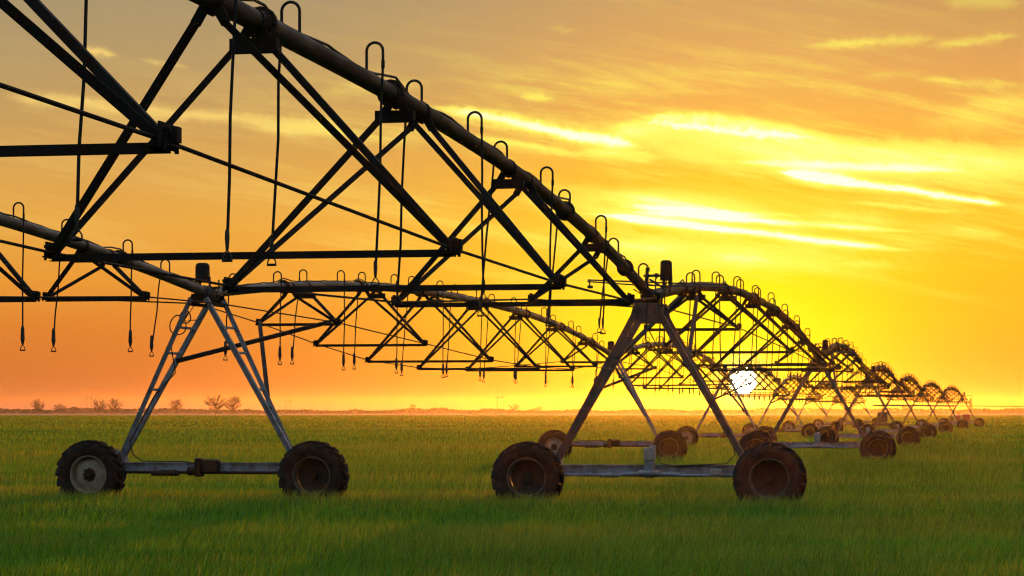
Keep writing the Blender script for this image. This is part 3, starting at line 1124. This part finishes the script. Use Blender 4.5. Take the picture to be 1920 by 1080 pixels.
def cart(name, px, Y, label, cat, w, h, mat, tank=False):
    x = (px - 960) * Y / F
    root = empty(name, (x, Y, ground_z(Y)), (0, 0, R(-12)))
    if tank:
        MB().box((0, 0, .55 + h / 2), (w * .8, w, h), .08).build('tank', mat, root, True)
    else:
        b = MB()
        b.box((0, 0, .62), (w * .8, w, .35), .05)
        b.box((0, -.1 * w, .62 + h * .45), (w * .6, w * .55, h * .65), .08)
        b.tube([(0, .25 * w, .7), (0, .25 * w, h + .7)], .07, 8)
        b.build('engine', mat, root, True)
    f = MB()
    for sx in (-1, 1):
        f.beam((sx * w * .3, -w * .6, .45), (sx * w * .3, w * .6, .45), .08, .1)
    f.build('chassis', M['dark'], root)
    for sx in (-1, 1):
        for sy in (-1, 1):
            MB().lathe_x([(-.1, .0005), (-.1, .33), (-.06, .36), (.06, .36), (.1, .33), (.1, .0005)], 20, (sx * w * .42, sy * w * .36, .35)).build('wheel', M['rubber'], root, True)
    tag(root, label, cat)


cart('pump_cart', 1655, 255, 'dark engine pump cart standing in the field behind the right-hand towers', 'pump cart', 1.7, 1.7, M['dark'])
cart('tank_cart', 1812, 330, 'red square tank on a low trailer beside the last tower', 'tank trailer', 1.3, 1.0, M['red'], True)
cart('generator_cart', 1797, 312, 'dark red engine cart left of the red tank trailer', 'engine cart', 1.1, 1.1, M['red'])
cart('water_cart', 1783, 345, 'dark small cart leftmost of the three carts near the last tower', 'cart', 0.8, 0.7, M['dark'], True)


# ------------------------------------------------------------------ far trees and poles
def at(px, py, Y):
    return (px - 960) * Y / F, CAMH + (HZ - py) * Y / F


def bare_tree(px, Y, hpx, wpx, label, seed, dense=1.0):
    rr = random.Random(seed)
    x = (px - 960) * Y / F
    H = hpx * Y / F
    W = wpx * 1.4 * Y / F
    root = empty('bare_tree', (x, Y, ground_z(Y)))
    tk, cr = MB(), MB()
    tk.tube([(0, 0, -.3), (H * .01, 0, H * .14), (H * .03, 0, H * .30)], [H * .03, H * .022, H * .018], 7)
    stubs = [Vector((H * .03, 0, H * .30))]

    trunk_top = H * .42
    tk.tube([stubs[0], (0, 0, trunk_top)], [H * .018, H * .010], 6)
    for k in range(60):
        a, b, q = rr.uniform(0, 6.283), rr.random(), rr.uniform(-.9, .95)
        rad = math.sqrt(max(0.02, 1 - q * q)) * (.45 + .55 * math.sqrt(b)) * (0.82 + .18 * math.sin(3 * a + seed))
        e = Vector((math.cos(a) * W / 2 * rad, math.sin(a) * W / 2 * rad, H * (.64 + .36 * q)))
        s0 = Vector((0, 0, min(trunk_top, max(H * .16, e.z - H * rr.uniform(.08, .24)))))
        md = s0.lerp(e, .55) + Vector((rr.uniform(-.03, .03) * H, 0, -.03 * H))
        tk.tube([s0, md, e], [H * .009, H * .006, H * .003], 4, False)
        for m_ in range(24):
            st_ = s0.lerp(e, rr.uniform(.5, 1))
            dv_ = (e - s0).normalized() + Vector((rr.uniform(-.9, .9), rr.uniform(-.9, .9), rr.uniform(-.5, .8)))
            en = st_ + dv_.normalized() * H * rr.uniform(.04, .11)
            cr.tube([st_, en], [H * .0042, H * .0022], 3, False)
    tk.build('trunk', M['bark'], root, True)
    cr.build('crown', M['bark'], root)
    tag(root, label, 'tree', 'bare trees on the horizon')


trees = [(72, 1150, 20, 26, 'small bare tree cut by the left edge of the photo'),
         (186, 1100, 20, 30, 'thin bare tree, left one of the pair left of the left tower'),
         (215, 1100, 21, 32, 'bare tree, right one of the pair left of the left tower'),
         (330, 1150, 21, 26, 'lone bare tree seen just right of the left tower leg'),
         (404, 1050, 29, 40, 'tallest bare tree on the horizon, between the legs of the left tower'),
         (438, 1050, 26, 32, 'rounded bare tree right beside the tallest bare tree'),
         (112, 1300, 12, 24, 'low bare tree on the horizon near the left edge'),
         (965, 1500, 12, 26, 'bare tree right of the H-shaped pylon near the middle'),
         (1010, 1600, 8, 20, 'low bare tree on the horizon left of the nearest right tower'),
         (1700, 1300, 12, 26, 'faint bare tree on the horizon behind the far right towers')]
for i, (px, Y, h, w, lab) in enumerate(trees):
    bare_tree(px, Y, h + (2.2 * F / Y - 0), w, lab, 100 + i)


def leafy(px, Y, hpx, wpx, label, name, seed, n=900, mat='scrub'):
    r = np.random.default_rng(seed)
    x = (px - 960) * Y / F
    H, W = (hpx + 2.2 * F / Y) * Y / F, wpx * Y / F
    root = empty(name, (x, Y, ground_z(Y)))
    MB().tube([(0, 0, -.3), (.05, 0, H * .3), (0, .1, H * .6)], [H * .04, H * .03, H * .015], 6).build('trunk', M['bark'], root, True)
    c = MB()
    for _ in range(n):
        a, b = r.random() * 2 * math.pi, r.random()
        zz = r.random() ** .8
        rad = math.sqrt(max(0, 1 - (zz * 2 - .8) ** 2 / 1.5)) if name != 'poplar' else (1 - zz * .6)
        p = Vector((math.cos(a) * W / 2 * rad * math.sqrt(b), math.sin(a) * W / 2 * rad * math.sqrt(b), .1 * H + zz * .92 * H))
        s = H * .055 * (0.6 + r.random())
        d1 = Vector(r.normal(size=3)).normalized() * s
        d2 = Vector(r.normal(size=3)).normalized() * s
        c.add([p, p + d1, p + d2], [(0, 1, 2)])
    c.build('crown', M[mat], root)
    tag(root, label, 'poplar' if name == 'poplar' else ('tree' if name == 'round_tree' else 'bush'))


leafy(139, 1000, 5, 26, 'dark low bush on the horizon near the left edge', 'bush', 31)
leafy(774, 1700, 9, 17, 'small dome-shaped tree alone on the middle horizon', 'round_tree', 32)
leafy(1190, 1500, 6, 40, 'wide low bush on the horizon left of the sun', 'bush', 33)
leafy(1820, 1700, 20, 6, 'slim upright tree behind the far end of the right pipeline', 'poplar', 34)


def pylon(px, Y, hpx, label, arms=2):
    x = (px - 960) * Y / F
    H = hpx * Y / F
    root = empty('pylon', (x, Y, ground_z(Y)), (0, 0, R(8)))
    r = .16
    for s in (-1, 1):
        MB().tube([(s * H * .17, 0, -.2), (s * H * .13, 0, H)], [r * 1.1, r * .8], 6).build('leg', M['pole'], root, True)
    MB().beam((-H * .26, 0, H * .80), (H * .26, 0, H * .80), .25, .25).build('cross_arm', M['pole'], root)
    tag(root, label, 'power pylon', 'H-shaped pylons on the horizon')


pylon(167, 1900, 33, 'faint H-shaped pylon above the horizon at far left')
pylon(540, 1900, 28, 'faint H-shaped pylon beside the right leg of the left tower')
pylon(938, 1700, 36, 'clear H-shaped pylon near the middle of the horizon')
for px, Y, hp, lab in ((607, 2000, 17, 'thin utility pole right of the left tower on the horizon'),
                       (820, 2000, 16, 'thin utility pole between the dome-shaped tree and the middle pylon'),
                       (1032, 2000, 14, 'thin utility pole right of the middle pylon'),
                       (1683, 900, 22, 'slim pole standing behind the far right towers')):
    x, H = (px - 960) * Y / F, hp * Y / F
    root = empty('utility_pole', (x, Y, ground_z(Y)))
    MB().tube([(0, 0, -.2), (0, 0, H)], [.16, .11], 6).build('post', M['pole'], root, True)
    MB().beam((-.9, 0, H * .93), (.9, 0, H * .93), .14, .14).build('cross_arm', M['pole'], root)
    tag(root, lab, 'utility pole', 'utility poles on the horizon')


def treeline():
    r = np.random.default_rng(5)
    V, Fc = [], []
    n = 60000
    for k in range(n):
        Y = 1250 + 500 * r.random()
        px = -80 + 2080 * r.random()
        x = (px - 960) * Y / F
        prof = 1.2 + 1.0 * vn(px * .045 + 7) + 1.7 * max(0, vn(px * .013 + 3) - .4) + .9 * max(0, vn(px * .2) - .5)
        if 840 < px < 900 or 1005 < px < 1060:
            prof *= .7
        z = ground_z(Y) + prof * r.random() ** .8
        s = .35 + .35 * r.random()
        p = np.array((x, Y, z))
        d1, d2 = r.normal(size=3), r.normal(size=3)
        V += [p, p + d1 / np.linalg.norm(d1) * s * 1.4, p + d2 / np.linalg.norm(d2) * s]
        Fc.append((3 * k, 3 * k + 1, 3 * k + 2))
    me = bpy.data.meshes.new('treeline')
    me.from_pydata([tuple(v) for v in V], [], Fc)
    me.materials.append(M['scrub'])
    o = bpy.data.objects.new('treeline', me)
    COL.objects.link(o)
    tag(o, 'low hazy strip of scrub and hedges along the whole horizon', 'scrub', kind='stuff')


_vt = np.random.default_rng(9).random(512)


def vn(x):
    i = math.floor(x)
    f = x - i
    f = f * f * (3 - 2 * f)
    return float(_vt[i % 512] * (1 - f) + _vt[(i + 1) % 512] * f)


treeline()

# ------------------------------------------------------------------ haze
hz = MB().box((0, 2080, 15.0 / 2 - 1.5 + 3), (5200, 4500, 24.0))
hm = bpy.data.materials.new('evening_haze')
hm.use_nodes = True
nt = hm.node_tree
nt.nodes.remove(nt.nodes['Principled BSDF'])
pv = nt.nodes.new('ShaderNodeVolumePrincipled')
pv.inputs['Color'].default_value = (0.95, 0.75, 0.55, 1)
pv.inputs['Density'].default_value = 0.000045
pv.inputs['Anisotropy'].default_value = 0.86
nt.links.new(pv.outputs[0], nt.nodes['Material Output'].inputs['Volume'])
tag(hz.build('haze', hm), 'thin warm evening haze over the field', 'haze', kind='stuff')

# ------------------------------------------------------------------ render settings
S.render.engine = 'CYCLES'
S.view_settings.view_transform = 'Standard'
S.view_settings.look = 'None'
S.view_settings.exposure = 0
S.view_settings.gamma = 1
c = S.cycles
c.use_denoising = True
c.pixel_filter_type = 'BLACKMAN_HARRIS'
c.filter_width = 1.2
c.denoiser = 'OPENIMAGEDENOISE'
c.denoising_prefilter = 'FAST'
c.max_bounces = 6
c.volume_bounces = 0
c.transparent_max_bounces = 8
c.sample_clamp_indirect = 4
c.use_fast_gi = False
